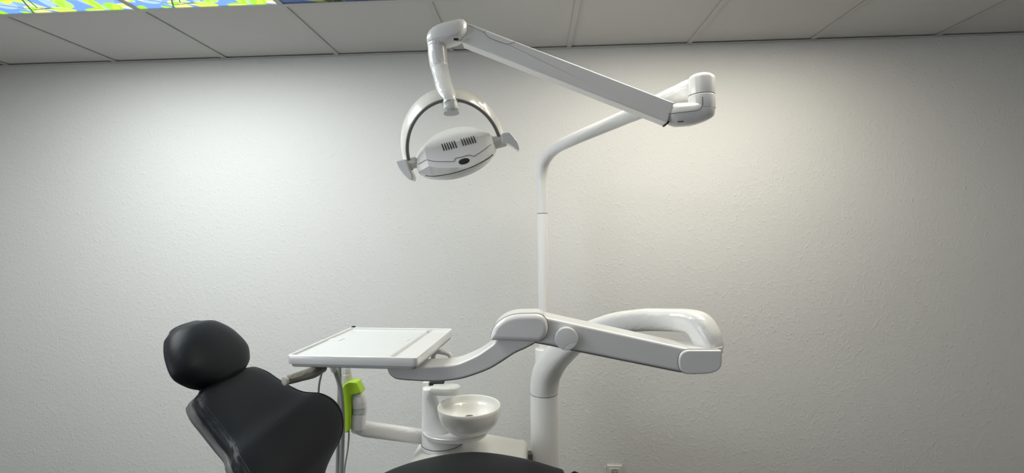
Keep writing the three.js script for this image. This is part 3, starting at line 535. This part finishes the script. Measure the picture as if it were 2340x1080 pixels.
  for (let k = 0; k < st.length - 1; k++) for (let m = 0; m < 4; m++) { const f = m / 4; fine.push(st[k].map((v, c) => (c === 1 || c === 6 || c === 8) ? cub(k, f, c) : lerp(v, st[k + 1][c], f))); }
  fine.push(st[st.length - 1]);
  const secs = fine.map(([x, tp, rg, zr, lo, zl, sl, zs, bt]) => {
    const bump = 5 * Math.exp(-(((x - 12) / 15) ** 4)); // swelling under the sensor
    const up = (k) => [x, lerp(rg, tp, k), lerp(zr, -14, k ** 1.25)];
    const f = [[x, tp, -14], up(0.88), up(0.7), up(0.5), up(0.3), up(0.13), [x, rg, zr], [x, lo - bump * 0.3, zl + bump * 0.5], [x, sl, zs], [x, bt, -10]].map((p) => AP(...p));
    const back = [[x, bt * 0.8, -34 * zr / 47], [x, -4, -44 * zr / 47], [x, tp * 0.6, -34 * zr / 47]].map((p) => L(p[0], p[1] / 0.934 + 3, p[2]));
    return [...f, ...back];
  });
  const head = part('lamp_head', loft(secs, { angle: 0.3 }), M.plastic, g);
  const at = (x) => { let i = 0; while (i < st.length - 2 && st[i + 1][0] < x) i++; const f = (x - st[i][0]) / (st[i + 1][0] - st[i][0]); return st[i].map((v, k) => lerp(v, st[i + 1][k], f)); };
  const onFront = (x, app, off = 0) => { const q = at(x), f = (q[2] - app) / (q[2] - q[4]); return AP(x, app, lerp(q[3], q[5], f) + off + 0.3 + f * 2.5 * Math.exp(-(((x - 12) / 15) ** 4))); };
  // seam round the housing
  sub('housing_seam', tube([[-94, -2], [-84, 0], [-71, 3], [-60, -2], [-47, -7], [-30, -11], [-11, -15], [-9, -12], [-8, -10], [8, -10], [25, -10], [29, -12], [33, -15], [45, -12], [60, -7], [77, 0], [88, 1]].map(([x, y]) => onFront(x, y, 0.6)), 0.0007, { n: 120, seg: 6 }), M.seam, head);
  // cooling slots across the ridge
  for (const x0 of [-28, 17]) for (let k = 0; k < 6; k++) {
    const x = x0 + k * 5.7, q = at(x);
    const a = onFront(x + 1.3, 12, -0.4), b = onFront(x, 23.5, 0.1), c = AP(x - 0.6, 28, q[3] - 3.2);
    sub('vent_slot', tube([a, b, c], 0.00155, { n: 8, seg: 8 }), M.dark, head);
  }
  // sensor window
  const sr = [0, 0.75, 1].map((rr) => Array.from({ length: 28 }, (_, i) => { const t = i / 28 * Math.PI * 2, s = Math.sign(Math.sin(t)) * Math.abs(Math.sin(t)) ** 0.85; return onFront(10 + 13 * rr * Math.cos(t), -20.5 + 6.4 * rr * s, rr === 1 ? -0.6 : 1.0); }));
  sub('sensor_window', loft(sr, { cap1: false, angle: 0.8 }), M.dark, head);
  // lens strip under the head
  const ls = []; for (let i = 0; i <= 30; i++) { const x = lerp(-84, 79, i / 30), q = at(x), k = Math.sin(Math.PI * Math.min(1, Math.max(0, 0.03 + 0.94 * i / 30))) ** 0.35; const on = (t, o) => { const u = lerp(0.5, t, k); return AP(x, lerp(q[6], q[8], u) - o * 0.4, lerp(q[7], -10, u) + o); }; ls.push([on(0.05, 0.6), on(0.3, 1.3), on(0.6, 1.3), on(0.85, 0.6), on(0.5, -4)]); }
  sub('lens', loft(ls, { angle: 1.2 }), M.lens, head);
  sub('lens_gasket', tube(ls.map((r) => [r[0][0], r[0][1], r[0][2]]), 0.0011, { n: 60, seg: 6 }), M.dark, head);
  // pivots and grips
  for (const s of [-1, 1]) {
    const px = s < 0 ? -101 : 92, axis = [0, 1, 2].map((i) => (L(s * 20, 0, 0)[i] - L(0, 0, 0)[i]));
    part('pivot_hub', cyl(L(px - s * 6, s < 0 ? 1 : 0, 6), s < 0 ? 0.0175 : 0.0205, (s < 0 ? 24 : 30) * K, { dir: axis, bevel: 0.003, seg: 24 }), M.ivory, g);
  }
  const gripL = [[-0.4295, 1.8205, 0.003], [-0.4169, 1.825, 0.004], [-0.3989, 1.8267, 0.004], [-0.3908, 1.8156, 0.01], [-0.3843, 1.7922, 0.01], [-0.3742, 1.7757, 0.006], [-0.3751, 1.7607, 0.005], [-0.3848, 1.7609, 0.006], [-0.4025, 1.7749, 0.02], [-0.4215, 1.7985, 0.01]];
  part('grip', extr(roundPoly(gripL), 2.583 - 1.48, 0.045, 0.0045, { segs: 4 }), M.plastic, g);
  const gripR = [[-0.1004, 1.9067, 0.006], [-0.0725, 1.9102, 0.008], [-0.0588, 1.8919, 0.01], [-0.0479, 1.8792, 0.008], [-0.0433, 1.8583, 0.005], [-0.0497, 1.8515, 0.004], [-0.0648, 1.8643, 0.02], [-0.0813, 1.8758, 0.01], [-0.0994, 1.8748, 0.006]];
  part('grip', extr(roundPoly(gripR), 2.583 - 1.515, 0.045, 0.0045, { segs: 4 }), M.plastic, g);
}

// ---------------------------------------------------------------- patient chair
{
  const zc = 2.583 - 1.43;
  const g = based('patient_chair', 'black padded dental patient chair with headrest and shoulder shaped back', 'dental chair', [-0.2, 0, zc]);
  const Zx = new THREE.Vector3(0, 0, 1);
  // cushion along a profile: stations [x, y, half width, thickness, dish]
  function cushion(st, N, { seg = 44, e = 2.6, side = 1 } = {}) {
    const c = new THREE.CatmullRomCurve3(st.map((s) => new THREE.Vector3(s[0], s[1], 0)), false, 'centripetal'), rings = [], edge = [[], []];
    const P = (k, i) => { const a = Math.min(Math.floor(k), st.length - 2), f = k - a; const p0 = st[Math.max(a - 1, 0)][i], p1 = st[a][i], p2 = st[a + 1][i], p3 = st[Math.min(a + 2, st.length - 1)][i]; return 0.5 * (2 * p1 + (p2 - p0) * f + (2 * p0 - 5 * p1 + 4 * p2 - p3) * f * f + (3 * p1 - p0 - 3 * p2 + p3) * f ** 3); };
    for (let i = 0; i <= N; i++) {
      const k = i / N * (st.length - 1), p = c.getPoint(i / N), t = c.getTangent(i / N);
      const nx = -t.y * side, ny = t.x * side, hw = P(k, 2), th = P(k, 3), dish = P(k, 4);
      const r = [];
      for (let j = 0; j < seg; j++) {
        const a = j / seg * Math.PI * 2, ca = Math.cos(a), sa = Math.sin(a);
        const w = Math.sign(ca) * Math.abs(ca) ** (2 / e) * hw, q = Math.sign(sa) * Math.abs(sa) ** (2 / e);
        const front = (q > 0 ? q * 0.028 : q * th) - dish * (1 - (w / hw) ** 2) * (q > 0 ? 1 : 0.6);
        r.push([p.x + nx * (front - 0.028), p.y + ny * (front - 0.028), zc + w]);
      }
      rings.push(r);
      for (const [m, s] of [[0, 1], [1, -1]]) { const w = 0.93 * hw, f = 0.46 * 0.028 - dish * (1 - 0.93 ** 2) - 0.0275; edge[m].push([p.x + nx * f, p.y + ny * f, zc + s * w]); }
    }
    return { geo: loft(rings, { angle: 1.2 }), edge };
  }
  const back = [[-0.948, 1.174, 0.09, 0.02, 0], [-0.938, 1.169, 0.138, 0.03, 0], [-0.905, 1.147, 0.165, 0.04, 0.004], [-0.86, 1.109, 0.180, 0.045, 0.008], [-0.805, 1.069, 0.205, 0.05, 0.014], [-0.757, 1.048, 0.250, 0.052, 0.022], [-0.712, 1.008, 0.274, 0.052, 0.028], [-0.682, 0.95, 0.278, 0.052, 0.03], [-0.674, 0.885, 0.250, 0.052, 0.024], [-0.69, 0.81, 0.138, 0.052, 0.012], [-0.685, 0.74, 0.12, 0.05, 0.008], [-0.64, 0.67, 0.12, 0.03, 0.0]];
  const b = cushion(back, 70, { side: 1 });
  part('backrest', b.geo, M.leather, g);
  for (const ed of b.edge) part('seam_piping', tube(ed.filter((_, i) => i > 1 && i < 69), 0.0026, { n: 90, seg: 8 }), M.piping, g);
  const shell = cushion(back.map(([x, y, w, th, d]) => [x - 0.035, y - 0.028, w * 0.9, th * 0.7, d]), 40, { side: 1 });
  part('back_shell', shell.geo, M.shell, g);
  const hr = [[-0.975, 1.132, 0.03, 0.02, 0], [-0.979, 1.138, 0.078, 0.035, 0], [-0.992, 1.158, 0.128, 0.048, 0.006], [-1.018, 1.193, 0.157, 0.055, 0.012], [-1.053, 1.243, 0.140, 0.055, 0.012], [-1.084, 1.283, 0.100, 0.045, 0.006], [-1.100, 1.303, 0.055, 0.02, 0]];
  const h = cushion(hr, 50, { side: 1 });
  const hp = part('headrest', h.geo, M.leather, g);
  part('headrest_stem', sweep([[-0.985, 1.06, zc, 0.035, 0.01], [-1.0, 1.12, zc, 0.035, 0.01], [-1.03, 1.2, zc, 0.035, 0.01]], { n: 10, e: 3, up: [0, 0, 1] }), M.shell, g);
  const seat = [[-0.66, 0.68, 0.18, 0.03, 0], [-0.62, 0.72, 0.24, 0.05, 0], [-0.55, 0.757, 0.272, 0.06, 0.0], [-0.42, 0.797, 0.287, 0.065, 0.0], [-0.234, 0.824, 0.292, 0.07, 0.0], [-0.05, 0.804, 0.289, 0.07, 0.0], [0.06, 0.777, 0.283, 0.06, 0.0], [0.098, 0.766, 0.278, 0.05, 0.0], [0.102, 0.759, 0.26, 0.03, 0]];
  part('seat', cushion(seat, 60, { side: 1 }).geo, M.leather, g);
  const legs = [[0.106, 0.752, 0.26, 0.03, 0], [0.11, 0.759, 0.275, 0.05, 0], [0.25, 0.715, 0.27, 0.06, 0.0], [0.45, 0.64, 0.25, 0.06, 0.0], [0.62, 0.57, 0.21, 0.05, 0.0], [0.66, 0.55, 0.15, 0.03, 0]];
  part('leg_rest', cushion(legs, 40, { side: 1 }).geo, M.leatherSide, g);
  part('seat_pan', box(-0.58, 0.3, 0.54, 0.62, zc - 0.2, zc + 0.2, 0.03), M.shell, g);
  part('back_hinge', box(-0.68, -0.5, 0.56, 0.68, zc - 0.1, zc + 0.1, 0.03), M.shell, g);
  part('pedestal', extr(roundPoly([[-0.5, 0.06, 0.02], [0.1, 0.06, 0.02], [0.0, 0.3, 0.05], [-0.1, 0.56, 0.02], [-0.42, 0.56, 0.02], [-0.42, 0.3, 0.05]]), zc + 0.11, 0.22, 0.03), M.plastic, g);
  part('foot_plate', box(-0.75, 0.45, 0, 0.07, zc - 0.27, zc + 0.27, 0.03), M.plastic, g);
}
renderer.render(scene, camera);
